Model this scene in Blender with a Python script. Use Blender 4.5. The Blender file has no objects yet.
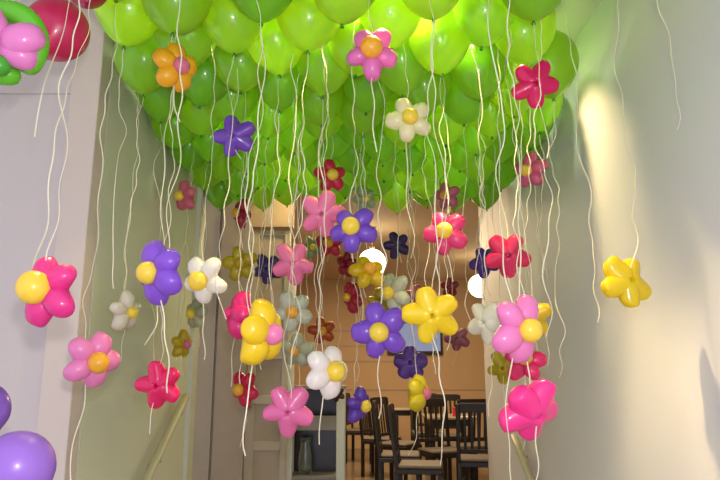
import bpy, bmesh, math, random
from mathutils import Vector, Matrix
random.seed(11)
D2R = math.radians
COL = bpy.context.scene.collection
F = 640.0
PITCH = D2R(12)
CAM = Vector((0, 0, 1.25))
CX = Vector((1, 0, 0)); CF = Vector((0, math.cos(PITCH), math.sin(PITCH))); CU = Vector((0, -math.sin(PITCH), math.cos(PITCH)))
def P(px, py, Z):
    return CAM + CF*Z + CX*((px-360)/F*Z) + CU*((240-py)/F*Z)
def PH(px, py, h):            # point on the horizontal plane h above the eye
    dy = (240-py)/F
    return P(px, py, h/(math.sin(PITCH)+dy*math.cos(PITCH)))
def PX(px, py, x):            # point on a side wall plane
    return P(px, py, x*F/(px-360))

# ------------------------------------------------------------ materials
def mat(name, col, rough=.5, spec=.5, trans=0, tcol=None, emit=None, estr=0, metal=0, coat=0, alpha_trans=0, bump=0, bscale=20, var=0, vscale=3):
    m = bpy.data.materials.new(name); m.use_nodes = True
    nt = m.node_tree; N = nt.nodes; L = nt.links
    b = N['Principled BSDF']; out = N['Material Output']
    b.inputs['Base Color'].default_value = (*col, 1)
    b.inputs['Roughness'].default_value = rough
    b.inputs['Specular IOR Level'].default_value = spec
    b.inputs['Metallic'].default_value = metal
    b.inputs['Coat Weight'].default_value = coat
    b.inputs['Coat Roughness'].default_value = .08
    b.inputs['Transmission Weight'].default_value = alpha_trans
    if emit:
        b.inputs['Emission Color'].default_value = (*emit, 1); b.inputs['Emission Strength'].default_value = estr
    tc = N.new('ShaderNodeTexCoord')
    if var:
        nz = N.new('ShaderNodeTexNoise'); nz.inputs['Scale'].default_value = vscale; nz.inputs['Detail'].default_value = 4
        L.new(tc.outputs['Object'], nz.inputs['Vector'])
        mx = N.new('ShaderNodeMix'); mx.data_type = 'RGBA'
        mx.inputs[6].default_value = (*[c*(1-var) for c in col], 1); mx.inputs[7].default_value = (*[min(1, c*(1+var)) for c in col], 1)
        L.new(nz.outputs['Fac'], mx.inputs[0]); L.new(mx.outputs[2], b.inputs['Base Color'])
    if bump:
        nz = N.new('ShaderNodeTexNoise'); nz.inputs['Scale'].default_value = bscale; nz.inputs['Detail'].default_value = 5
        L.new(tc.outputs['Object'], nz.inputs['Vector'])
        bp = N.new('ShaderNodeBump'); bp.inputs['Strength'].default_value = bump; bp.inputs['Distance'].default_value = .01
        L.new(nz.outputs['Fac'], bp.inputs['Height']); L.new(bp.outputs['Normal'], b.inputs['Normal'])
    if trans:
        t = N.new('ShaderNodeBsdfTranslucent'); t.inputs['Color'].default_value = (*(tcol or col), 1)
        mx = N.new('ShaderNodeMixShader'); mx.inputs[0].default_value = trans
        L.new(b.outputs[0], mx.inputs[1]); L.new(t.outputs[0], mx.inputs[2]); L.new(mx.outputs[0], out.inputs['Surface'])
    return m
def srgb(h):
    h = h.lstrip('#'); v = [int(h[i:i+2], 16)/255 for i in (0, 2, 4)]
    return tuple(c/12.92 if c <= .04045 else ((c+.055)/1.055)**2.4 for c in v)
_lat = {}
def latex(hexc, tr=.3):
    if (hexc, tr) not in _lat:
        c = srgb(hexc)
        _lat[(hexc, tr)] = mat('latex_'+hexc[1:], c, rough=.32, spec=.5, trans=tr, coat=.35)
    return _lat[(hexc, tr)]
M_GREEN = [mat('green_latex_'+str(i), c, rough=.3, spec=.5, trans=.42, tcol=t, coat=.4) for i, (c, t) in enumerate((
    ((.17, .56, .02), (.74, .86, .03)), ((.15, .53, .018), (.68, .85, .03)), ((.20, .58, .022), (.80, .87, .035))))]
M_KNOT = mat('green_knot_latex', (.05, .26, .015), rough=.5)
M_RIB = mat('curling_ribbon', (.80, .76, .56), rough=.35, spec=.5, trans=.2)
M_WALL = mat('painted_wall', (.60, .62, .49), rough=.75, spec=.3, bump=.08, bscale=40, var=.03)  # slight green tint stands in for light bounced off the balloons
M_WALLR = mat('painted_wall_right', (.66, .655, .67), rough=.6, spec=.4, bump=.05, bscale=30, var=.02)
M_RET = mat('return_wall_paint', (.56, .51, .50), rough=.75, spec=.3, bump=.06, bscale=40, var=.03)
M_PIL = mat('pilaster_paint', (.60, .52, .47), rough=.7, spec=.3, bump=.05)
M_CEIL = mat('ceiling_paint', (.62, .60, .52), rough=.9)
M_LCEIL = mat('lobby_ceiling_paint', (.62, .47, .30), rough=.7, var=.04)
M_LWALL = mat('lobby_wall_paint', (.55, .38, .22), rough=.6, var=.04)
M_DOOR = mat('door_wood', (.42, .33, .24), rough=.5, var=.12, vscale=6)
M_FRAME = mat('door_frame_wood', (.48, .40, .30), rough=.5, var=.08, vscale=5)
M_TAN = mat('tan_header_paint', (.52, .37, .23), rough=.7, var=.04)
M_STEP = mat('stair_stone', (.35, .31, .26), rough=.4, var=.1, vscale=10)
M_TILE = mat('lobby_floor_tile', (.16, .12, .085), rough=.22, var=.12, vscale=4)
M_DARK = mat('dark_stained_wood', (.012, .008, .007), rough=.45)
M_SEAT = mat('seat_vinyl', (.11, .09, .07), rough=.5)
M_TABLE = mat('table_laminate', (.42, .36, .28), rough=.2, coat=.4)
M_WHITE = mat('white_painted_wood', (.68, .70, .60), rough=.45)
M_RAIL = mat('cream_handrail_paint', (.48, .46, .30), rough=.45)
M_GREY = mat('grey_board', (.28, .26, .22), rough=.5)
M_BLACK = mat('black_plastic', (.012, .012, .014), rough=.25)
M_SCREEN = mat('television_screen', (.10, .12, .16), rough=.1, emit=(.35, .42, .7), estr=.5)
M_GLOBE = mat('globe_glass_lit', (1, .9, .7), emit=(1.0, .86, .58), estr=8)
M_LENS = mat('downlight_lens_lit', (1, .9, .6), emit=(1.0, .80, .42), estr=14)
M_METAL = mat('brushed_metal', (.5, .5, .48), rough=.35, metal=1)
M_RED = mat('red_box_card', (.62, .02, .02), rough=.5)
M_GLASS = mat('vase_glass', (.7, .8, .75), rough=.05, alpha_trans=.9)
M_BRACK = mat('dark_net_cord', (.06, .045, .05), rough=.8)
M_PAPER = mat('white_paper', (.7, .7, .68), rough=.6)

# ------------------------------------------------------------ helpers
def link(name, me, m=None, parent=None, loc=None, rot=None):
    if m is not None and not me.materials: me.materials.append(m)
    o = bpy.data.objects.new(name, me); COL.objects.link(o)
    if parent is not None: o.parent = parent
    if loc is not None: o.location = loc
    if rot is not None: o.rotation_euler = rot
    return o
def mesh(name, bm, smooth=False):
    me = bpy.data.meshes.new(name); bm.normal_update(); bm.to_mesh(me); bm.free()
    if smooth:
        for p in me.polygons: p.use_smooth = True
    return me
def tag(o, label, cat, group=None, kind=None):
    o['label'] = label; o['category'] = cat
    if group: o['group'] = group
    if kind: o['kind'] = kind
    return o
def empty(name, loc, rz=0):
    o = bpy.data.objects.new(name, None); COL.objects.link(o)
    o.location = loc; o.rotation_euler = (0, 0, rz); o.empty_display_size = .05
    return o
def bx(bm, x0, x1, y0, y1, z0, z1, M=None):
    r = bmesh.ops.create_cube(bm, size=1)
    bmesh.ops.scale(bm, vec=(x1-x0, y1-y0, z1-z0), verts=r['verts'])
    bmesh.ops.translate(bm, vec=((x0+x1)/2, (y0+y1)/2, (z0+z1)/2), verts=r['verts'])
    if M is not None: bmesh.ops.transform(bm, matrix=M, verts=r['verts'])
    return r['verts']
def bevel(bm, w=.004, seg=2):
    bmesh.ops.bevel(bm, geom=bm.edges[:], offset=w, segments=seg, affect='EDGES', profile=.5)
def box(name, x0, x1, y0, y1, z0, z1, m, parent=None, bev=0, kind=None):
    bm = bmesh.new(); bx(bm, x0, x1, y0, y1, z0, z1)
    if bev: bevel(bm, bev)
    o = link(name, mesh(name, bm), m, parent)
    if kind: o['kind'] = kind
    return o
def lathe(bm, prof, n=24, M=None):
    rings = []; vs = []
    for r, z in prof:
        if r < 1e-5:
            v = bm.verts.new((0, 0, z)); rings.append([v]); vs.append(v)
        else:
            ring = [bm.verts.new((r*math.cos(2*math.pi*i/n), r*math.sin(2*math.pi*i/n), z)) for i in range(n)]
            rings.append(ring); vs += ring
    for a, b in zip(rings, rings[1:]):
        for i in range(n):
            j = (i+1) % n
            if len(a) == 1 and len(b) == 1: continue
            if len(a) == 1: bm.faces.new((a[0], b[j], b[i]))
            elif len(b) == 1: bm.faces.new((a[i], a[j], b[0]))
            else: bm.faces.new((a[i], a[j], b[j], b[i]))
    if M is not None: bmesh.ops.transform(bm, matrix=M, verts=vs)
    bmesh.ops.recalc_face_normals(bm, faces=bm.faces[:])
def strip(bm, pts, hw, ht, tw0=0, tw=0, rnd=4):
    """a thin solid band swept along pts"""
    rings = []
    n = len(pts)
    for i, p in enumerate(pts):
        t = (pts[min(i+1, n-1)]-pts[max(i-1, 0)]).normalized()
        ref = Vector((math.cos(tw0+tw*i), math.sin(tw0+tw*i), 0.01))
        a = ref-t*ref.dot(t); a.normalize(); b = t.cross(a)
        if rnd == 4:
            ring = [bm.verts.new(p+a*hw*s+b*ht*u) for s, u in ((1, 1), (-1, 1), (-1, -1), (1, -1))]
        else:
            ring = [bm.verts.new(p+a*hw*math.cos(k*2*math.pi/rnd)+b*ht*math.sin(k*2*math.pi/rnd)) for k in range(rnd)]
        rings.append(ring)
    m = len(rings[0])
    for a, b in zip(rings, rings[1:]):
        for k in range(m): bm.faces.new((a[k], a[(k+1) % m], b[(k+1) % m], b[k]))
    bm.faces.new(rings[0][::-1]); bm.faces.new(rings[-1])
    bmesh.ops.recalc_face_normals(bm, faces=bm.faces[:])
def ribbon_mesh(top, length, seed, drift=(0, 0), amp=.012, curl_end=True):
    """hanging curling ribbon, coordinates relative to its own top"""
    R = random.Random(seed)
    n = max(8, int(length/.02)); pts = []
    ph = [R.uniform(0, 6.28) for _ in range(8)]
    f1, f2, f3 = R.uniform(7, 12), R.uniform(15, 24), R.uniform(28, 44)
    kx = ky = 0
    for i in range(n+1):
        s = i/n*length
        w = min(1, s/.12)
        x = w*amp*(.9*math.sin(f1*s+ph[0])+.6*math.sin(f2*s+ph[1]+1.5*math.sin(5*s))+.42*math.sin(f3*s+ph[4]+2*math.sin(7*s+ph[7]))) + drift[0]*s/length
        y = w*amp*(.9*math.sin(f1*1.1*s+ph[2])+.55*math.sin(f2*s+ph[3])) + drift[1]*s/length
        if curl_end and length-s < .10:
            q = (.10-(length-s))/.10
            x += .02*q*q*math.sin(ph[5]); y += .012*q*q
        pts.append(Vector((x, y, -s)))
    bm = bmesh.new(); strip(bm, pts, .0018, .0008, ph[6], R.uniform(.03, .14))
    return mesh('ribbon', bm), pts

# ------------------------------------------------------------ balloon meshes
BH = .325
def balloon_prof(R=.133, zc=.185, H=BH):
    pr = [(.009, .0)]
    nb = 12
    for i in range(1, nb+1):
        z = zc*i/nb
        u = (zc-z)/zc
        pr.append((max(.010, R*(1-u**2.0)**.72), z))
    for i in range(1, 11):
        a = math.pi/2*i/10
        pr.append((R*math.cos(a) if i < 10 else 0, zc+(H-zc)*math.sin(a)))
    return pr
def balloon_me():
    bm = bmesh.new(); lathe(bm, [(0, .0005)]+balloon_prof(), 28)
    return mesh('balloon_body', bm, True)
def knot_me():
    bm = bmesh.new(); lathe(bm, [(0, .004), (.007, .004), (.004, -.003), (.007, -.009), (.008, -.013), (.005, -.011), (0, -.008)], 12)
    return mesh('knot', bm, True)
BODY = []
for m in M_GREEN:
    me = balloon_me(); me.materials.append(m); BODY.append(me)
KNOT = knot_me(); KNOT.materials.append(M_KNOT)

# ------------------------------------------------------------ the room
XL, XR, ZC, ZB = -1.20, 1.15, 3.0, -.50
YEND = 5.33
sub = []
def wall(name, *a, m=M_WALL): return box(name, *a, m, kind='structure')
YP = 2.74
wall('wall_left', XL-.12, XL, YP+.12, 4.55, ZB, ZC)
wall('wall_left_return', -3.2, -1.32, YP+.03, YP+.15, ZB, ZC, m=M_RET)
box('trim_1', -1.335, XL, YP, YP+.115, ZB, ZC, M_PIL, kind='structure', bev=.006)
# shallow beam over the left return
zb = P(30, 87, 2.9).z
box('trim_2', -3.2, -1.335, YP+.018, YP+.029, zb, ZC, M_RET, kind='structure')
box('wall_right', XR, XR+.15, -1.2, 6.02, ZB, ZC, M_WALLR, kind='structure')
box('ceiling', -3.2, XR+.15, .9, YEND+.1, ZC, ZC+.12, M_CEIL, kind='structure')
# end of the left wall, pier and back wall with the panelled door
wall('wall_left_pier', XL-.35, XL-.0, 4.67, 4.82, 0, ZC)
def xb(px, Y=YEND):            # x on the plane Y for an image column near the horizon
    return (px-360)/F*(Y*math.cos(PITCH)+0)
xd0, xd1 = xb(246), xb(287)
ztop = 2.47
wall('wall_back', -3.0, xb(213), YEND, YEND+.12, 0, ZC, m=M_FRAME)
wall('wall_back_pier', xb(216), xd0-.001, YEND-.02, YEND+.12, 0, ZC, m=M_DOOR)
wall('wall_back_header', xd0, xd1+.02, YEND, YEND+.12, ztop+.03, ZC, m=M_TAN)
# door leaf
def bx_list(name, boxes, m, parent=None, bev=0):
    bm = bmesh.new()
    for b in boxes:
        b2 = bmesh.new(); bx(b2, *b)
        if bev: bevel(b2, bev, 1)
        t = bpy.data.meshes.new('t'); b2.to_mesh(t); b2.free(); bm.from_mesh(t); bpy.data.meshes.remove(t)
    return link(name, mesh(name, bm), m, parent)
dr = empty('door_1', ((xd0+xd1)/2, YEND+.03, 0)); dr['kind'] = 'structure'
w = (xd1-xd0)/2
fr = [(-w, -w+.07, 0, .045, .01, ztop), (w-.05, w, 0, .045, .01, ztop)]
zs = [.01, .34, .70, 1.06, 1.42, 1.78, 2.14, ztop]
for z in zs: fr.append((-w+.068, w-.048, .002, .043, max(.01, z-.035), min(ztop, z+.035)))
bx_list('door_frame', fr, M_FRAME, dr, .004)
bx_list('door_panel', [(-w+.06, w-.04, .02, .034, a+.03, b-.03) for a, b in zip(zs, zs[1:])], M_DOOR, dr)
hd = bmesh.new(); lathe(hd, [(0, 0), (.022, 0), (.022, .008), (.01, .012), (.01, .03), (.022, .036), (.024, .05), (0, .058)], 14, Matrix.Translation((-w+.035, 0, 1.02)) @ Matrix.Rotation(D2R(90), 4, 'X'))
link('door_handle', mesh('door_handle', hd, True), M_METAL, dr)
box('trim_3', xb(213)+.001, xb(216)-.001, YEND+.02, YEND+.1, 0, ZC, M_STEP, kind='structure')
# lobby
YB = 11.8
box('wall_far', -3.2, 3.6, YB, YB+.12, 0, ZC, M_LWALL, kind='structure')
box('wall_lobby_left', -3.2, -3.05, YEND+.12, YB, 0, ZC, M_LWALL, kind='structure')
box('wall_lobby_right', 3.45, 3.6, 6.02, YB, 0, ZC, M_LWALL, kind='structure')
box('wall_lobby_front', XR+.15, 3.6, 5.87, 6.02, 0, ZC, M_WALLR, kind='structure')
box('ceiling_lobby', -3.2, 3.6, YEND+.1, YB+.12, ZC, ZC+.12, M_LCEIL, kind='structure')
box('floor_lobby', -3.2, 3.6, 4.55, YB+.12, -.12, 0, M_TILE, kind='structure')
for i, z in enumerate((2.05, 1.78, 1.5, 1.0)):       # dark picture rails / grooves across the far wall
    box('trim_%d' % (4+i), -3.05, 1.0 if i < 3 else 3.4, YB-.012, YB, z, z+.02, M_DOOR, kind='structure')
# stairs climbing to the lobby
bm = bmesh.new()
for i in range(3):
    b = bmesh.new(); bx(b, XL+.001, XR-.001, 4.55-.3*(i+1), 4.55-.3*i-.001, ZB, -.16*(i+1)+.0); t = bpy.data.meshes.new('t'); b.to_mesh(t); b.free(); bm.from_mesh(t)
o = link('stair_steps', mesh('stair_steps', bm), M_STEP); tag(o, 'stone steps climbing between the handrails to the lobby', 'stairs', kind='structure')
box('floor', -3.2, XR+.15, -1.2, 4.55, ZB-.1, ZB, M_STEP, kind='structure')

def handrail(pts, label, side):
    t = empty('handrail', pts[0])
    bm = bmesh.new(); o0 = Vector(pts[0])
    L = [Vector(p)-o0 for p in pts]
    d = (L[-1]-L[0])
    P2 = [L[0]+d*(i/8) for i in range(9)]
    strip(bm, P2, .026, .019, 0, 0, 12)
    link('rail', mesh('rail', bm, True), M_RAIL, t)
    for f in (.1, .55, .93):
        p = L[0]+d*f
        b = bmesh.new(); wx = (XR if side > 0 else XL)-o0.x
        strip(b, [p+Vector((0, 0, -.015)), p+Vector((0, 0, -.07)), Vector((wx-side*.012, p.y, p.z-.09)), Vector((wx-side*.002, p.y, p.z-.09))], .008, .008, 0, 0, 8)
        link('bracket', mesh('bracket', b, True), M_METAL, t)
    tag(t, label, 'handrail')
a = PX(146, 480, -1.13); b = PX(186, 396, -1.13); d = (b-a)
handrail([a-d*.5, b], 'cream handrail sloping up the left wall', -1)
a = PX(531, 480, 1.08); b = PX(514, 436, 1.08); d = (b-a)
handrail([a-d*1.5, b], 'cream handrail sloping up the right wall', 1)

# ------------------------------------------------------------ green canopy
HK = 1.25      # knots above the eye
rows = [
 [(129, 3), (215, -6), (296, -4), (384, -6), (480, -4), (575, -6)],
 [(177, 29.5), (255, 18), (334, 21), (434.5, 17), (532, 20)],
 [(129, 49), (224, 50), (305.5, 51), (393, 47), (480, 52)],
 [(188, 63), (280, 68), (356, 72), (449, 69), (524, 65)],
 [(144, 94), (241, 91), (324, 91), (409.5, 90), (480.5, 97), (552, 97)],
 [(201, 103), (283, 112), (366, 112), (435, 118), (509, 117)],
 [(168, 125), (243, 128), (324, 130), (400, 134), (461.5, 129), (530, 134)],
]
balloons = []     # (x, y, row, idx)
for r, row in enumerate(rows):
    for i, (px, py) in enumerate(row):
        p = PH(px, py, HK); balloons.append([p.x, p.y, r, i])
for q, yy in enumerate((1.60, 1.38)):       # unseen rows added above the frame to block stray downlight spill
    for i in range(6): balloons.append([-.98+.36*i+(.14 if q else 0), yy, -1-q, i])
y = 3.20; r = len(rows)
R0 = random.Random(5)
sp = .335
while y < 4.50:
    xs = []
    x = -1.04+(sp/2 if r % 2 else 0)
    while x < 1.06:
        xs.append(x); x += sp
    for i, x in enumerate(xs): balloons.append([x+R0.uniform(-.02, .02), y+R0.uniform(-.025, .025), r, i])
    y += .205; r += 1
# last two rows over the doorway
lastA = [(222, 199), (283, 200), (313, 198), (341, 200), (382, 199), (412, 200), (440, 199), (468, 198), (497, 192)]
lastB = [(208, 209), (261, 210), (234, 208), (341, 206), (300, 206), (367, 206), (397, 214), (428, 208), (455, 212), (485, 209)]
LB = [(208, 207), (236, 202), (261, 209), (290, 203), (316, 200), (341, 205), (367, 204), (397, 213), (428, 207), (455, 211), (485, 209)]
for i, (px, py) in enumerate(LB):
    p = PH(px, py, HK); 
    if i % 2: p.y += .0
    balloons.append([p.x, p.y, r, i])
ORD = ['first', 'second', 'third', 'fourth', 'fifth', 'sixth', 'seventh', 'eighth', 'ninth', 'tenth', 'eleventh', 'twelfth', 'thirteenth', 'fourteenth', 'fifteenth', 'sixteenth', 'seventeenth']
nrow = {}
for b in balloons: nrow.setdefault(b[2], []).append(b)
LAST = max(nrow)
# relax overlaps so neighbours just press against each other
for it in range(60):
    for i in range(len(balloons)):
        for j in range(i+1, len(balloons)):
            a, b = balloons[i], balloons[j]
            dx, dy = b[0]-a[0], b[1]-a[1]; dd = math.hypot(dx, dy)
            mn = .248 if a[2] == LAST and b[2] == LAST else .254
            if dd < mn:
                k = (mn-dd)/2/max(dd, 1e-3)*.5
                wa, wb = (0.35 if a[2] < 7 or a[2] == LAST else 1), (0.35 if b[2] < 7 or b[2] == LAST else 1)
                a[0] -= dx*k*wa; a[1] -= dy*k*wa; b[0] += dx*k*wb; b[1] += dy*k*wb
    for b in balloons: b[0] = max(-1.07, min(.92+.12*max(0, min(1, (b[1]-3.0)/1.2)), b[0]))
NEARLAB = {
 (2, 0): 'bright yellow-lit green balloon at the canopy corner by the left wall',
 (3, 1): 'lime green balloon lit from above, left of the pale pink flower in the front rows',
 (2, 3): 'yellow-lit green balloon just behind the pale pink flower at the top',
 (3, 4): 'yellow-lit green balloon directly above the magenta flower at the top right',
 (4, 0): 'green balloon lowest beside the left wall, under the yellow-lit corner balloon',
 (4, 5): 'green balloon touching the right wall beyond the magenta flower',
 (4, 3): 'green balloon right above the cream flower in the canopy'}
FREE = {(2, 0): .9, (3, 1): 1.25, (2, 2): 1.15, (1, 0): 1.1, (1, 1): 1.25, (2, 1): .95, (4, 2): 1.2, (3, 3): 1.1, (4, 4): 1.05, (3, 4): 1.25, (4, 5): 1.15, (4, 0): 1.0,
        (5, 1): 1.1, (5, 3): 1.2, (5, 4): 1.3, (6, 2): 1.2, (6, 4): 1.0, (6, 0): 1.1, (6, 5): 1.2, (7, 1): 1.1, (7, 3): 1.25, (8, 2): 1.2, (8, 5): 1.1, (9, 1): 1.1, (9, 4): 1.2, (10, 3): 1.1, (11, 5): 1.2, (10, 0): 1.2,
        (12, 2): 1.1, (12, 4): 1.1, (1, 4): 1.2, (1, 3): 1.0}
for bi, (x, y, r, i) in enumerate(balloons):
    Rb = random.Random(bi*7+1)
    z = 2.50+Rb.uniform(-.012, .012)
    o = link('green_balloon', BODY[Rb.randrange(3)], None, None, (x, y, z), (D2R(Rb.uniform(-6, 6)), D2R(Rb.uniform(-6, 6)), Rb.uniform(0, 6)))
    s = Rb.uniform(.95, 1.04); o.scale = (s, s, s*Rb.uniform(.97, 1.03))
    rowmates = sorted(nrow[r], key=lambda b: b[0]); k = [q[0] for q in rowmates].index(x); n = len(rowmates)
    if (r, i) in NEARLAB: lab = NEARLAB[(r, i)]
    else:
        rw = 'frontmost row' if r == 0 else ('last row' if r == LAST else ORD[r]+' row back')
        pos = ('leftmost' if k == 0 else 'rightmost' if k == n-1 else ORD[k]+' from the left')
        lab = 'green balloon %s in the %s of the ceiling canopy' % (pos, rw)
        if r < 0: lab = 'green balloon %s in the %s canopy row, added above the frame' % (pos, 'very first' if r == -2 else 'second')
        if r == LAST: lab = 'green balloon %s in the last canopy row over the doorway' % pos
    tag(o, lab, 'balloon', 'green balloons massed under the ceiling')
    kn = link('knot', KNOT, None, o, (0, 0, 0))
    if (r, i) in FREE:
        me, _ = ribbon_mesh(None, FREE[(r, i)]+Rb.uniform(-.1, .12), bi*3+2, (Rb.uniform(-.04, .04), Rb.uniform(-.03, .03)), amp=.013)
        me.materials.append(M_RIB)
        rb = link('ribbon', me, None, o)
        rb.matrix_parent_inverse = Matrix.Identity(4)
        # keep the ribbon plumb although the balloon leans
        inv = (Matrix.LocRotScale(o.location, o.rotation_euler, o.scale)).inverted()
        rb.matrix_local = inv @ Matrix.Translation((x, y, z-.006))

# ------------------------------------------------------------ balloon flowers
def petal_me():
    bm = bmesh.new(); n = 14; pr = [(0, 0)]
    Lp = .086; W = .0325
    for i in range(1, n):
        u = i/n
        rr = W*math.sin(math.pi*u**.80)**.55
        pr.append((rr, Lp*(.5-.5*math.cos(math.pi*u))))
    pr.append((0, Lp))
    lathe(bm, pr, 18)
    # bend a little
    for v in bm.verts:
        t = v.co.z/Lp; v.co.y += .010*math.sin(math.pi*t)-.003
    return mesh('petal', bm, True)
def ball_me(R=.03):
    bm = bmesh.new(); pr = [(0, -R)]+[(R*math.sin(math.pi*i/14), -R*math.cos(math.pi*i/14)) for i in range(1, 14)]+[(0, R)]
    lathe(bm, pr, 20)
    return mesh('flower_center', bm, True)
PET = {}; BAL = {}
def petal_for(c):
    if c not in PET: me = petal_me(); me.materials.append(latex(c)); PET[c] = me
    return PET[c]
def ball_for(c):
    if c not in BAL: me = ball_me(); me.materials.append(latex(c)); BAL[c] = me
    return BAL[c]
REAL = .19
def flower(px, py, D, col, n, rot, label, cc='#fbdf4c', cr=.030, tail=.3, zmax=4.95, real=REAL, seed=0, ribdx=0, zfix=None, pet=5, fat=1.0):
    Z = zfix or min(zmax, real*F/D)
    for _ in range(80):
        p = P(px, py, Z)
        if p.z-CAM.z > 1.10 or abs(p.x)+D*Z/F*.52 > (1.13 if p.x > 0 else 1.17): Z *= .985
        else: break
    p = P(px, py, Z)
    sc = D*Z/F/.176
    R = random.Random(seed*13+5)
    t = empty('balloon_flower', p)
    tag(t, label, 'balloon flower', 'twisted balloon flowers hanging on ribbons')
    nv = Vector(n).normalized()
    r = Vector((1, 0, 0))-nv*nv.x
    if r.length < .25: r = Vector((0, 0, -1))*(1 if nv.x > 0 else -1)-nv*nv.z*(-1 if nv.x > 0 else 1)
    r.normalize()
    u = nv.cross(r) if nv.z >= 0 else r.cross(nv)
    if u.y < 0: u = -u
    toW = lambda v: CX*v.x+CU*v.y-CF*v.z
    nW, rW, uW = toW(nv), toW(r), toW(u)
    for k in range(pet):
        a = D2R(rot+360/pet*k+R.uniform(-5, 5)); cup = D2R(R.uniform(4, 16))
        d = (rW*math.cos(a)+uW*math.sin(a)); d = (d*math.cos(cup)+nW*math.sin(cup)).normalized()
        y = nW-d*nW.dot(d); y.normalize(); x = y.cross(d)
        M = Matrix((x, y, d)).transposed().to_4x4()
        o = link('petal', petal_for(col), None, t)
        s = sc*R.uniform(.95, 1.06)
        o.matrix_local = Matrix.Translation(d*.002*sc) @ M @ Matrix.Diagonal((s*R.uniform(.96, 1.1)*fat, s*(.5+.5*fat), s, 1))
    c = link('flower_center', ball_for(cc), None, t)
    s = sc*cr/.03
    c.matrix_local = Matrix.Translation(nW*(.038*sc+cr*.4*sc)) @ Matrix.Diagonal((s, s, s, 1))
    if cc != col: c['label'] = {'#fbdf4c': 'yellow round center', '#f2b836': 'orange round center', '#f08ac0': 'pink round center', '#e0789a': 'pink round center'}.get(cc, 'round center')
    # ribbon from the canopy through the flower, with a loose tail
    top = ZC-.002-p.z; Ltot = top+tail
    me, pts = ribbon_mesh(None, Ltot, seed*5+3, (0, 0), amp=.011)
    # where the ribbon passes the hub, keep it at the back of the petals
    i0 = min(range(len(pts)), key=lambda i: abs(pts[i].z+top))
    off = pts[i0]
    me.materials.append(M_RIB)
    rb = link('ribbon', me, None, t); rb.location = Vector((-off.x, -off.y+(-.012*sc if ribdx else .0), top))
    return t

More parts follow.
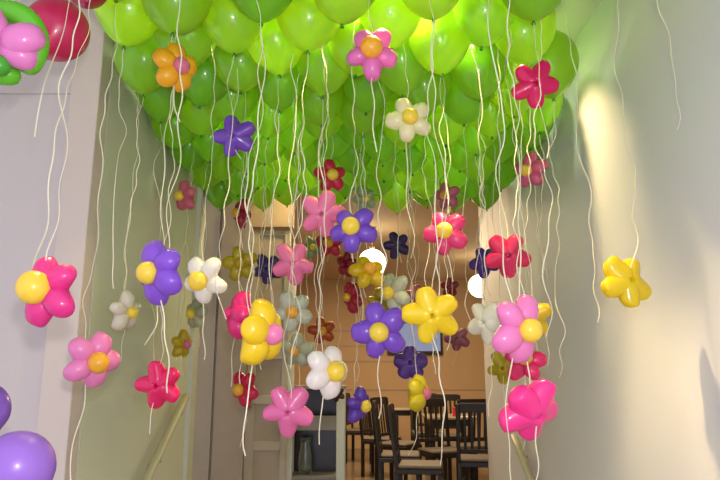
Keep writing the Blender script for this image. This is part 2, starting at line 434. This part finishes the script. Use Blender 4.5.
Y_, O_, PK = '#fbdf4c', '#f2b836', '#f08ac0'
FL = [
 (53, 291, 72, '#ea3a94', (-.42, .22, .85), 35, 'big hot pink balloon flower in front of the pale left pilaster', Y_, .040, .0),
 (90, 359, 58, '#ee8cc6', (.72, -.1, .6), 58, 'light pink balloon flower with yellow center lowest on the left wall corner', O_, .032, .45),
 (123, 311, 40, '#e6e0cc', (.85, -.1, .25), 70, 'cream balloon flower turned sideways between the light pink and purple ones', Y_, .026, .22),
 (164, 272, 64, '#8e58da', (-.6, 0, .75), 42, 'large purple balloon flower with yellow center by the left wall', Y_, .031, .35),
 (207, 279, 50, '#f2efe4', (-.4, -.08, .9), 52, 'white balloon flower with yellow center right of the large purple one', Y_, .034, .3),
 (158, 385, 50, '#f0206e', (.15, .1, -.98), 36, 'bright rose balloon flower seen from behind above the left handrail', Y_, .024, .18),
 (180, 344, 30, '#c9b21c', (.8, 0, .3), 80, 'small dull yellow balloon flower above the rose one at the left handrail', '#e0789a', .026, .2),
 (188, 196, 32, '#e0708e', (-.7, 0, .6), 20, 'pink balloon flower with yellow center just under the left edge of the canopy', Y_, .03, .2),
 (234, 136, 44, '#7a48c4', (.1, 0, -.98), 105, 'purple balloon flower hanging in front of the green canopy', Y_, .024, .1),
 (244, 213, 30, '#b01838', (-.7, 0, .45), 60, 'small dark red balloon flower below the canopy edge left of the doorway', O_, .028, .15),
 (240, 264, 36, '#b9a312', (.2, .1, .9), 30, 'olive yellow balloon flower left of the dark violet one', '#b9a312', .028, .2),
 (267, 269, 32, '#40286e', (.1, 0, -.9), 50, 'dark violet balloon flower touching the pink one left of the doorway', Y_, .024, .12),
 (293, 263, 44, '#e87aa2', (.1, 0, -.98), 60, 'pink balloon flower seen from behind right of the dark violet one', Y_, .024, .2),
 (322, 214, 48, '#f080a8', (0, .1, -.98), 72, 'pale rose balloon flower overlapping the canopy edge left of a purple one', Y_, .024, .2),
 (354, 230, 50, '#7d50cc', (-.2, .25, .9), 52, 'purple balloon flower with yellow center under the middle of the canopy', Y_, .032, .12),
 (330, 176, 34, '#d2204c', (.3, .05, .9), 25, 'crimson balloon flower with yellow center against the lower green balloons', Y_, .03, .1),
 (331, 243, 30, '#c8203e', (-.25, .05, .9), 20, 'small crimson balloon flower just under the purple one at the middle', O_, .03, .12),
 (366, 274, 40, '#dcbc12', (.3, .55, .75), 40, 'yellow balloon flower in front of the round lamp', O_, .03, .12),
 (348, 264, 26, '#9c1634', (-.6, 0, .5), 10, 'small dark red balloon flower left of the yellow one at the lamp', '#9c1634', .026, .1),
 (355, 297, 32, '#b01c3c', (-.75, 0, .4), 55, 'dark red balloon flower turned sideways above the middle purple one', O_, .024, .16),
 (397, 245, 28, '#3c2860', (.1, 0, -.9), 40, 'tiny dark violet balloon flower right of the round lamp', Y_, .024, .12),
 (446, 234, 46, '#ee3f80', (-.25, .25, .9), 40, 'hot pink balloon flower with yellow center at the canopy edge', Y_, .032, .2),
 (447, 196, 28, '#c46a84', (-.4, .05, .8), 30, 'faded pink balloon flower overlapping the bottom canopy row', O_, .028, .1),
 (409, 121, 48, '#f2eebc', (0, .15, .98), 40, 'cream balloon flower with yellow center in front of the green canopy', Y_, .030, .55),
 (372, 55, 54, '#e878be', (-.05, .2, .95), 52, 'light pink balloon flower with orange center high in the canopy', O_, .036, .35),
 (535, 84, 48, '#ea1c6c', (.05, .1, -.98), 66, 'magenta balloon flower high at the right of the canopy', Y_, .024, .3),
 (173, 68, 50, '#f4b61c', (.72, 0, .6), 85, 'orange-yellow balloon flower with pink center at the top left of the canopy', '#e0789a', .03, .2),
 (381, 330, 58, '#8452d2', (-.15, 0, .95), 38, 'large purple balloon flower with yellow center left of the big yellow one', Y_, .030, .3),
 (432, 315, 58, '#f4da1e', (0, .1, -.98), 38, 'big yellow balloon flower in front of the television', Y_, .024, .45),
 (486, 322, 46, '#e6e4cc', (.5, 0, -.7), 60, 'cream white balloon flower half behind the large light pink one', Y_, .024, .35),
 (515, 328, 68, '#f08cc8', (.55, 0, .8), 60, 'large light pink balloon flower with yellow center near the right wall', Y_, .031, .5),
 (530, 318, 44, '#e6c81a', (.3, .2, -.9), 30, 'yellow balloon flower mostly hidden behind the large light pink one', Y_, .024, .1),
 (525, 363, 44, '#e8286c', (-.2, .55, .75), 5, 'rose balloon flower with yellow center directly above the largest hot pink one', Y_, .03, .3),
 (503, 368, 34, '#c8b414', (.3, 0, -.8), 50, 'dull yellow balloon flower left of the rose one by the right wall', Y_, .024, .2),
 (533, 412, 68, '#fa3c9c', (-.35, .35, -.8), 52, 'largest hot pink balloon flower low at the right wall', Y_, .024, .4),
 (410, 363, 34, '#5c3494', (0, -.3, -.9), 90, 'violet balloon flower above the yellow one in front of the chairs', Y_, .024, .12),
 (415, 393, 38, '#dcca1a', (.8, 0, .3), 70, 'yellow balloon flower with pink center hanging before the dark chairs', '#e0789a', .028, .3),
 (356, 404, 36, '#6a40bc', (.8, -.1, .35), 75, 'purple balloon flower turned sideways beside the dark chairs', Y_, .03, .1),
 (324, 371, 54, '#f6f0ea', (.7, .1, .6), 66, 'white balloon flower with yellow center above the white display stand', Y_, .034, .25),
 (288, 411, 54, '#f27cb8', (0, .1, -.98), 48, 'pink balloon flower hanging in front of the panelled door', Y_, .024, .0),
 (247, 388, 36, '#d41c50', (-.65, 0, .65), 60, 'crimson balloon flower with orange center in front of the panelled door', O_, .03, .3),
 (257, 332, 64, '#f6d61e', (.82, -.05, .35), 85, 'big yellow balloon flower with pink center left of the doorway', PK, .030, .35),
 (243, 315, 48, '#ea2a84', (-.7, .1, .2), 60, 'hot pink balloon flower tucked behind the big yellow one', '#ea2a84', .024, .3),
 (292, 311, 42, '#c4ccb2', (.1, 0, .95), 45, 'pale white balloon flower with orange center beside the tall white post', O_, .026, .2),
 (299, 350, 36, '#b4b89c', (-.4, 0, .85), 20, 'faint white balloon flower lower along the tall white post', O_, .026, .2),
 (322, 330, 28, '#b85018', (.1, 0, .9), 30, 'small burnt orange balloon flower above the white one at the stand', O_, .028, .12),
 (199, 313, 32, '#c0c2a4', (-.6, 0, .6), 20, 'faint white balloon flower directly below the bright white one', Y_, .028, .2),
 (396, 292, 40, '#cdd0b4', (-.65, 0, .6), 50, 'pale white balloon flower with yellow center between purple and yellow ones', Y_, .03, .2),
 (417, 297, 26, '#cc6a78', (.1, 0, -.9), 20, 'small dusty pink balloon flower behind the big yellow one at the television', Y_, .024, .1),
 (484, 262, 32, '#5c38a4', (.5, 0, -.7), 50, 'violet balloon flower left of the crimson pink one by the doorway edge', Y_, .024, .2),
 (508, 255, 46, '#de2c60', (.05, .05, -.98), 60, 'crimson pink balloon flower seen from behind by the right wall', Y_, .024, .15),
 (532, 171, 36, '#dc6690', (-.7, 0, .6), 20, 'pink balloon flower with yellow center at the right end of the canopy', Y_, .03, .6),
 (628, 281, 56, '#f2d814', (-.3, -.3, -.85), 55, 'yellow balloon flower hanging alone against the bare right wall', Y_, .024, .0),
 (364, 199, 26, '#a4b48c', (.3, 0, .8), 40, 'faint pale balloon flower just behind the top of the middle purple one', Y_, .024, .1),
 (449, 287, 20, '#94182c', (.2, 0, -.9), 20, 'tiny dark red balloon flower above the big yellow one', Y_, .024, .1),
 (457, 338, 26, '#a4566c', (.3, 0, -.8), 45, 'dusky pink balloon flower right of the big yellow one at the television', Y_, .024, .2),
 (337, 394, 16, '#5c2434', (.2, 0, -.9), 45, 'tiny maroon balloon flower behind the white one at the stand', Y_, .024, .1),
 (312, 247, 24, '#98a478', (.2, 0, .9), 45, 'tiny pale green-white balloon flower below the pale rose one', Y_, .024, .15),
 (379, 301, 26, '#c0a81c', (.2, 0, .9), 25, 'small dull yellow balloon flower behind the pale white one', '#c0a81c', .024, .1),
]
# flowers whose ribbon leads up; hand-tuned depths avoid two flowers sharing one spot
FAT = {41: 1.25, 52: 1.08, 34: 1.12, 3: 1.12, 0: 1.0, 38: 1.12, 26: 1.2, 42: 1.3, 1: 1.05, 30: 1.05, 36: 1.3, 35: 1.3}
ZFIX = {42: 2.75, 31: 2.6, 29: 2.45, 32: 2.3, 33: 3.5, 39: 2.4, 28: 2.0, 27: 2.25, 17: 3.2, 18: 4.2, 19: 3.9, 47: 3.35}
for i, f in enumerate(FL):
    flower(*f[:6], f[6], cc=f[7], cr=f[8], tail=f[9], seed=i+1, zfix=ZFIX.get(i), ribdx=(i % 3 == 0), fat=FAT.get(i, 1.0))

# ------------------------------------------------------------ big round balloons
def round_balloon(name, px, py, Z, rpx, col, label, axis=(0, 0, 1), tr=.25, group=None):
    p = P(px, py, Z); R = rpx*Z/F
    bm = bmesh.new()
    pr = [(0, -1.22), (.06, -1.2), (.16, -1.1), (.40, -.93)]+[(math.sin(math.pi*(.22+.78*i/14)), -math.cos(math.pi*(.22+.78*i/14))) for i in range(1, 14)]+[(0, 1)]
    lathe(bm, [(r*R, z*R) for r, z in pr], 32)
    q = Vector((0, 0, 1)).rotation_difference(Vector(axis).normalized())
    o = link(name, mesh(name, bm, True), latex(col, tr), None, p); o.rotation_euler = q.to_euler()
    k = link('knot', KNOT.copy(), None, o, (0, 0, -1.22*R)); k.data.materials.clear(); k.data.materials.append(latex(col, tr))
    tag(o, label, 'balloon', group)
    return o
round_balloon('round_balloon', 57, 30, 2.1, 31, '#d0205c', 'dark pink round balloon at top left behind the green loop', (.1, .6, 1))
round_balloon('round_balloon', 87, -13, 2.3, 21, '#b8184c', 'dark pink balloon cut off by the top edge beside the yellow-lit one', (-.2, .3, 1))
round_balloon('round_balloon', 17, 468, 1.35, 36, '#9c6ed0', 'purple round balloon lowest at the left edge', (.1, -.4, 1))
round_balloon('round_balloon', -20, 410, 1.55, 28, '#8a5cc4', 'purple balloon just showing at the left edge above the other purple one', (-.3, -.2, 1))
# green twisted loop with pink petals
c0 = P(6, 46, 1.75)
t = empty('balloon_wreath', c0); tag(t, 'green balloon loop with pink petals at the upper left edge', 'balloon wreath')
toW = lambda v: CX*v.x+CU*v.y-CF*v.z
k = 1.75/F
def torus_bit(name, c, R, r, a0, a1, m, parent, tiltx=0):
    bm = bmesh.new(); pts = []
    n = 28
    for i in range(n+1):
        a = D2R(a0+(a1-a0)*i/n); pts.append(Vector(c)+toW(Vector((R*math.cos(a), R*math.sin(a), 0))))
    rings = []
    for i, p in enumerate(pts):
        a = D2R(a0+(a1-a0)*i/n); e1 = toW(Vector((math.cos(a), math.sin(a), 0))); e2 = toW(Vector((0, 0, 1)))
        q = min(i, n-i)/n; rr = r*min(1, (math.sin(min(1, q*7)*math.pi/2))**.6+.12)
        rings.append([bm.verts.new(p+e1*rr*math.cos(s*math.pi/8)+e2*rr*math.sin(s*math.pi/8)) for s in range(16)])
    for a, b in zip(rings, rings[1:]):
        for s in range(16): bm.faces.new((a[s], a[(s+1) % 16], b[(s+1) % 16], b[s]))
    bm.faces.new(rings[0]); bm.faces.new(rings[-1][::-1]); bmesh.ops.recalc_face_normals(bm, faces=bm.faces[:])
    return link(name, mesh(name, bm, True), m, parent)
torus_bit('green_loop', toW(Vector((0, 3*k, 0))), 31*k, 11.5*k, -62, 118, latex('#6ccc2c'), t)
torus_bit('green_loop', toW(Vector((0, 3*k, 0))), 31*k, 11.5*k, 122, 296, latex('#6ccc2c'), t)
for (dx, dy, rot, s, dz) in ((24, 2, 20, 1, .03), (20, -12, -25, .9, .02), (-8, 18, 110, 1, .03), (-14, -2, 200, 1, .03)):
    o = link('petal', petal_for('#f08cd0'), None, t)
    d = toW(Vector((math.cos(D2R(rot)), math.sin(D2R(rot)), 0))); y = toW(Vector((0, 0, 1))); x = y.cross(d)
    M = Matrix((x, y, d)).transposed().to_4x4()
    ss = s*1.25
    o.matrix_local = Matrix.Translation(toW(Vector(((dx-14*math.cos(D2R(rot)))*k, (dy-14*math.sin(D2R(rot)))*k, dz))) - d*.016) @ M @ Matrix.Diagonal((ss*1.1, ss, ss, 1))
o = link('green_bubble', ball_for('#4cb032'), None, t); o.matrix_local = Matrix.Translation(toW(Vector((3*k, -24*k, .045)))) @ Matrix.Diagonal((.95, .95, .95, 1))
# two ribbons that hang from the round balloons at the top left
def free_ribbon(px, py, Z, length, lab, seed, drift):
    p = P(px, py, Z); me, _ = ribbon_mesh(None, length, seed, drift, amp=.009); me.materials.append(M_RIB)
    o = link('ribbon', me, None, None, p); tag(o, lab, 'ribbon', 'long loose ribbons')
free_ribbon(72, -14, 1.9, .47, 'short ribbon hanging before the dark pink balloon at top left', 71, (-.06, 0))
free_ribbon(93, -14, 1.95, .88, 'long ribbon hanging before the beige pilaster', 72, (-.10, 0))
free_ribbon(657, -14, 2.1, .50, 'short ribbon at the top of the bare right wall', 74, (.03, 0))
free_ribbon(562, -24, 2.6, 1.4, 'ribbon hanging at the right edge of the canopy by the wall', 75, (.05, 0))

# torn end of the net holding the canopy, by the left wall
t0 = PX(137, 92, -1.17)
bm = bmesh.new(); Rn = random.Random(3)
for q in range(5):
    pts = [Vector((Rn.uniform(-.012, .012), q*.012, 0))+Vector((Rn.uniform(-.006, .006)+.0, i*.045, -i*.006+Rn.uniform(-.012, .012))) for i in range(9)]
    strip(bm, pts, .004, .003, 0, 0, 6)
o = link('net_cord', mesh('net_cord', bm), M_BRACK, None, t0); tag(o, 'dark frayed net cord by the left wall under the corner balloon', 'net')

# ------------------------------------------------------------ lobby furniture
def chair_proto():
    t = empty('dining_chair', (0, 0, 0))
    def tb(name, boxes, m=M_DARK, M=None, bev=.004):
        bm = bmesh.new()
        for b in boxes:
            b2 = bmesh.new(); bx(b2, *b[:6]); bevel(b2, bev, 1)
            if len(b) > 6: bmesh.ops.transform(b2, matrix=b[6], verts=b2.verts[:])
            tt = bpy.data.meshes.new('t'); b2.to_mesh(tt); b2.free(); bm.from_mesh(tt); bpy.data.meshes.remove(tt)
        return link(name, mesh(name, bm), m, t)
    W = .215
    tb('seat_frame', [(-W, W, -.21, .21, .40, .44)])
    tb('seat', [(-W+.006, W-.006, -.205, .19, .441, .475)], M_SEAT, bev=.012)
    for sx in (-1, 1):
        tb('leg', [(sx*(W-.02)-.018, sx*(W-.02)+.018, -.205, -.165, 0, .40)])
        Mx = Matrix.Translation((0, .2, .45)) @ Matrix.Rotation(D2R(-7), 4, 'X') @ Matrix.Translation((0, -.2, -.45))
        tb('leg', [(sx*(W-.02)-.018, sx*(W-.02)+.018, .175, .215, 0, .44)])
        tb('back_post', [(sx*(W-.02)-.018, sx*(W-.02)+.018, .185, .215, .442, .99, Mx)])
    Mx = Matrix.Translation((0, .2, .45)) @ Matrix.Rotation(D2R(-7), 4, 'X') @ Matrix.Translation((0, -.2, -.45))
    tb('top_rail', [(-W+.038, W-.038, .19, .212, .91, 1.0, Mx)])
    tb('lower_rail', [(-W+.038, W-.038, .19, .212, .53, .57, Mx)])
    for i in range(5):
        x = -.13+.065*i
        tb('slat', [(x-.014, x+.014, .194, .208, .571, .909, Mx)])
    return t
def copy_tree(o, parent=None):
    c = o.copy(); COL.objects.link(c); c.parent = parent
    for ch in list(o.children):
        d = ch.copy(); COL.objects.link(d); d.parent = c
    return c
CH = [  # px, depth Z, rz deg, label   (local back is +y)
 (417, 6.15, 262, 'dark slat-back chair nearest the doorway, its back to the camera'),
 (474, 6.6, 170, 'dark slat-back chair half hidden by the right wall corner'),
 (438, 7.3, 20, 'dark slat-back chair facing the red box on the table'),
 (362, 10.0, 75, 'leftmost dark chair in the far row of the lobby'),
 (381, 8.7, 70, 'second dark chair from the left in the far lobby row'),
 (397, 8.05, 60, 'third dark chair from the left in the far lobby row'),
 (447, 9.1, 5, 'dark chair behind the table with the red box'),
 (462, 7.75, 195, 'dark chair drawn up to the near side of the red box table'),
 (398, 6.95, 85, 'dark chair sideways just left of the nearest doorway chair'),
 (424, 9.6, 0, 'dark chair far back behind the yellow balloon flower'),
]
proto = chair_proto()
for i, (px, Z, rz, lab) in enumerate(CH):
    o = proto if i == 0 else copy_tree(proto)
    o.location = ((px-360)/F*Z, Z, 0); o.rotation_euler = (0, 0, D2R(rz+180 if i in (0,) else rz))
    tag(o, lab, 'chair', 'dark dining chairs in the lobby')
def table(x, y, w, d, label):
    t = empty('dining_table', (x, y, 0)); tag(t, label, 'table')
    box('tabletop', -w/2, w/2, -d/2, d/2, .73, .76, M_TABLE, t, .006)
    box('apron', -w/2+.05, w/2-.05, -d/2+.05, d/2-.05, .65, .729, M_DARK, t, .004)
    for sx in (-1, 1):
        for sy in (-1, 1):
            box('leg', sx*(w/2-.07)-.03, sx*(w/2-.07)+.03, sy*(d/2-.07)-.03, sy*(d/2-.07)+.03, 0, .649, M_DARK, t, .004)
table(1.12, 8.45, .62, .75, 'pale-topped table with a red box on it')
table(.72, 10.5, .45, .6, 'pale-topped table between the far dark chairs')
o = box('red_box', -.045, .045, -.04, .04, 0, .11, M_RED, None, .004); o.location = (1.20, 8.25, .7605); tag(o, 'small red box standing on the lobby table', 'box')
o = bx_list('paper_sheet', [(-.10, .10, -.07, .07, 0, .003)], M_PAPER); o.location = (1.34, 8.18, .7605); tag(o, 'white sheet lying on the lobby table beside the red box', 'paper')
# television on the far wall
tv = empty('television', ((414-360)/F*YB, YB-.001, 1.63)); tag(tv, 'black flat television on the far lobby wall', 'television')
box('casing', -.50, .50, -.07, -.02, 0, .60, M_BLACK, tv, .008)
box('screen', -.46, .46, -.076, -.0705, .06, .56, M_SCREEN, tv)
box('wall_mount', -.15, .15, -.019, 0, .15, .45, M_BLACK, tv)
# globe lamps
def globe(px, py, Z, R, lab):
    p = P(px, py, Z); t = empty('globe_lamp', p)
    bm = bmesh.new(); lathe(bm, [(0, -R)]+[(R*math.sin(math.pi*i/14), -R*math.cos(math.pi*i/14)) for i in range(1, 14)]+[(0, R)], 24)
    link('globe', mesh('globe', bm, True), M_GLOBE, t)
    bm = bmesh.new(); lathe(bm, [(0, R-.004), (.03, R-.004), (.03, R+.03), (.006, R+.035), (.006, ZC-p.z-.02), (.05, ZC-p.z-.015), (.05, ZC-p.z-.001), (0, ZC-p.z-.001)], 14)
    link('lamp_stem', mesh('lamp_stem', bm, True), M_METAL, t)
    tag(t, lab, 'lamp', 'globe lamps hanging in the lobby')
globe(372, 263, 7.6, .165, 'round white globe lamp behind the yellow balloon flower')
globe(480, 286, 9.4, .17, 'round globe lamp half cut by the right wall corner')
globe(439, 309, 11.0, .09, 'smallest globe lamp above the television')
# display stand in the doorway
Ys = 5.65; q = Ys*.985/F
st = empty('display_stand', ((315-360)*q, Ys, 0)); tag(st, 'white framed display stand in the doorway beside the panelled door', 'stand')
hw = 26*q
ztop_s = 1.17
for s in (-1, 1):
    box('post', s*hw-.035, s*hw+.035, -.035, .035, 0, ztop_s-.031 if s > 0 else ztop_s-.031, M_WHITE, st, .004)
    box('post', s*hw-.035, s*hw+.035, .265, .335, 0, ztop_s-.031, M_WHITE, st, .004)
box('top_board', -hw-.04, hw+.04, -.04, .34, ztop_s-.03, ztop_s, M_GREY, st, .004)
box('front_rail', -hw+.036, hw-.036, -.03, .0, .80, .92, M_GREY, st, .004)
box('back_panel', -hw+.036, hw-.036, .28, .30, .05, ztop_s-.032, M_BLACK, st)
box('shelf', -hw+.036, hw-.036, 0, .279, .40, .43, M_GREY, st, .003)
bm = bmesh.new(); lathe(bm, [(0, 0), (.05, 0), (.062, .05), (.055, .16), (.04, .24), (.055, .30), (.050, .30), (.036, .24), (.05, .15), (.056, .05), (0, .012)], 20)
o = link('glass_vase', mesh('glass_vase', bm, True), M_GLASS, None, ((306-360)*q, Ys+.12, .431)); tag(o, 'clear glass vase standing inside the white display stand', 'vase')
pl = empty('white_column', ((292-360)*q, Ys-.12, 0)); tag(pl, 'tall thin white post at the left side of the doorway', 'post')
box('shaft', -.032, .032, -.03, .03, .03, 2.06, M_WHITE, pl, .006)
box('foot', -.06, .06, -.06, .06, 0, .0295, M_WHITE, pl, .004)

# ------------------------------------------------------------ lights
def light(kind, name, loc, power, col, size=.1, rot=None, **kw):
    l = bpy.data.lights.new(name, kind); l.energy = power; l.color = col
    if kind == 'AREA': l.shape = 'DISK'; l.size = size
    else: l.shadow_soft_size = size
    for k_, v in kw.items(): setattr(l, k_, v)
    o = bpy.data.objects.new(name, l); COL.objects.link(o); o.location = loc
    if rot: o.rotation_euler = rot
    return o
WARM = (1.0, .74, .36)
def downlight(x, y, power, lab, spread=80, col=WARM):
    t = empty('ceiling_downlight', (x, y, ZC))
    bm = bmesh.new(); lathe(bm, [(.050, 0), (.066, 0), (.066, -.007), (.050, -.009), (.050, 0)], 24)
    link('trim_ring', mesh('trim_ring', bm), M_METAL, t)
    bm = bmesh.new(); lathe(bm, [(0, 0), (.049, 0), (.049, -.004), (0, -.0045)], 24)
    link('lens', mesh('lens', bm), M_LENS, t)
    tag(t, lab, 'ceiling light', 'ceiling downlights above the balloons')
    light('AREA', 'downlight_lamp', (x, y, ZC-.012), power, col, .09, spread=D2R(spread))
def over(px, py): 
    p = PH(px, py, 1.60); return p.x, p.y
p = balloons
def near_gap(r, i, dx, dy):
    b = [b for b in balloons if b[2] == r and b[3] == i][0]; return b[0]+dx, b[1]+dy
for (r, i, dx, dy, pw, lab) in ((2, 0, .03, -.02, 60, 'ceiling downlight over the yellow-lit corner balloon by the left wall'),
        (2, 3, 0, -.04, 36, 'ceiling downlight over the yellow-lit balloon at the middle'),
        (3, 4, -.05, -.03, 45, 'ceiling downlight over the yellow-lit balloon at the right'),
        (3, 1, 0, -.06, 16, 'ceiling downlight over the lime balloon in the third gap'),
        (3, 3, 0, -.05, 12, 'ceiling downlight between the middle and right yellow-lit balloons')):
    x, y = near_gap(r, i, dx, dy); downlight(x, y, pw, lab, 50 if (r, i) in ((3, 4), (2, 0)) else 80)
downlight(.86, 3.02, 10, 'ceiling downlight washing the right wall', 85)
downlight(-.35, 5.08, 10, 'ceiling downlight just behind the canopy before the panelled door', 170)
downlight(.15, 5.12, 4, 'ceiling downlight just behind the canopy at the lobby opening', 170)
for j, (x, y) in enumerate(((-.55, 3.45), (.5, 3.45), (-.5, 4.2), (.5, 4.2))):  # unseen lamps added to brighten the darker rear greens
    downlight(x, y, 6, 'added fill downlight over the %s %s of the canopy' % (('front', 'back')[j//2]+' middle', ('left', 'right')[j % 2]), 170, (.9, 1, .75))
light('POINT', 'camera_flash', (.02, -.02, 1.40), 84, (1.0, .97, 1.0), .035)
# added fill lights, no fittings of their own, boosting the globe lamps' warm light
light('AREA', 'lobby_ceiling_fill', (.4, 8.6, ZC-.03), 120, (1.0, .72, .42), 1.4)
light('AREA', 'lobby_front_fill', (.5, 6.6, ZC-.03), 30, (1.0, .72, .42), .5)
w = bpy.data.worlds.new('World'); bpy.context.scene.world = w; w.use_nodes = True
w.node_tree.nodes['Background'].inputs[0].default_value = (.90, .87, 1.0, 1); w.node_tree.nodes['Background'].inputs[1].default_value = 1.15

cam = bpy.data.cameras.new('Camera'); co = bpy.data.objects.new('Camera', cam); COL.objects.link(co)
co.location = CAM; co.rotation_euler = (math.pi/2+PITCH, 0, 0); cam.sensor_width = 36; cam.lens = 36*F/720; cam.clip_start = .05
sc = bpy.context.scene; sc.camera = co
sc.view_settings.view_transform = 'Standard'; sc.view_settings.look = 'None'; sc.view_settings.gamma = 1
sc.view_settings.use_curve_mapping = False; sc.view_settings.exposure = 0
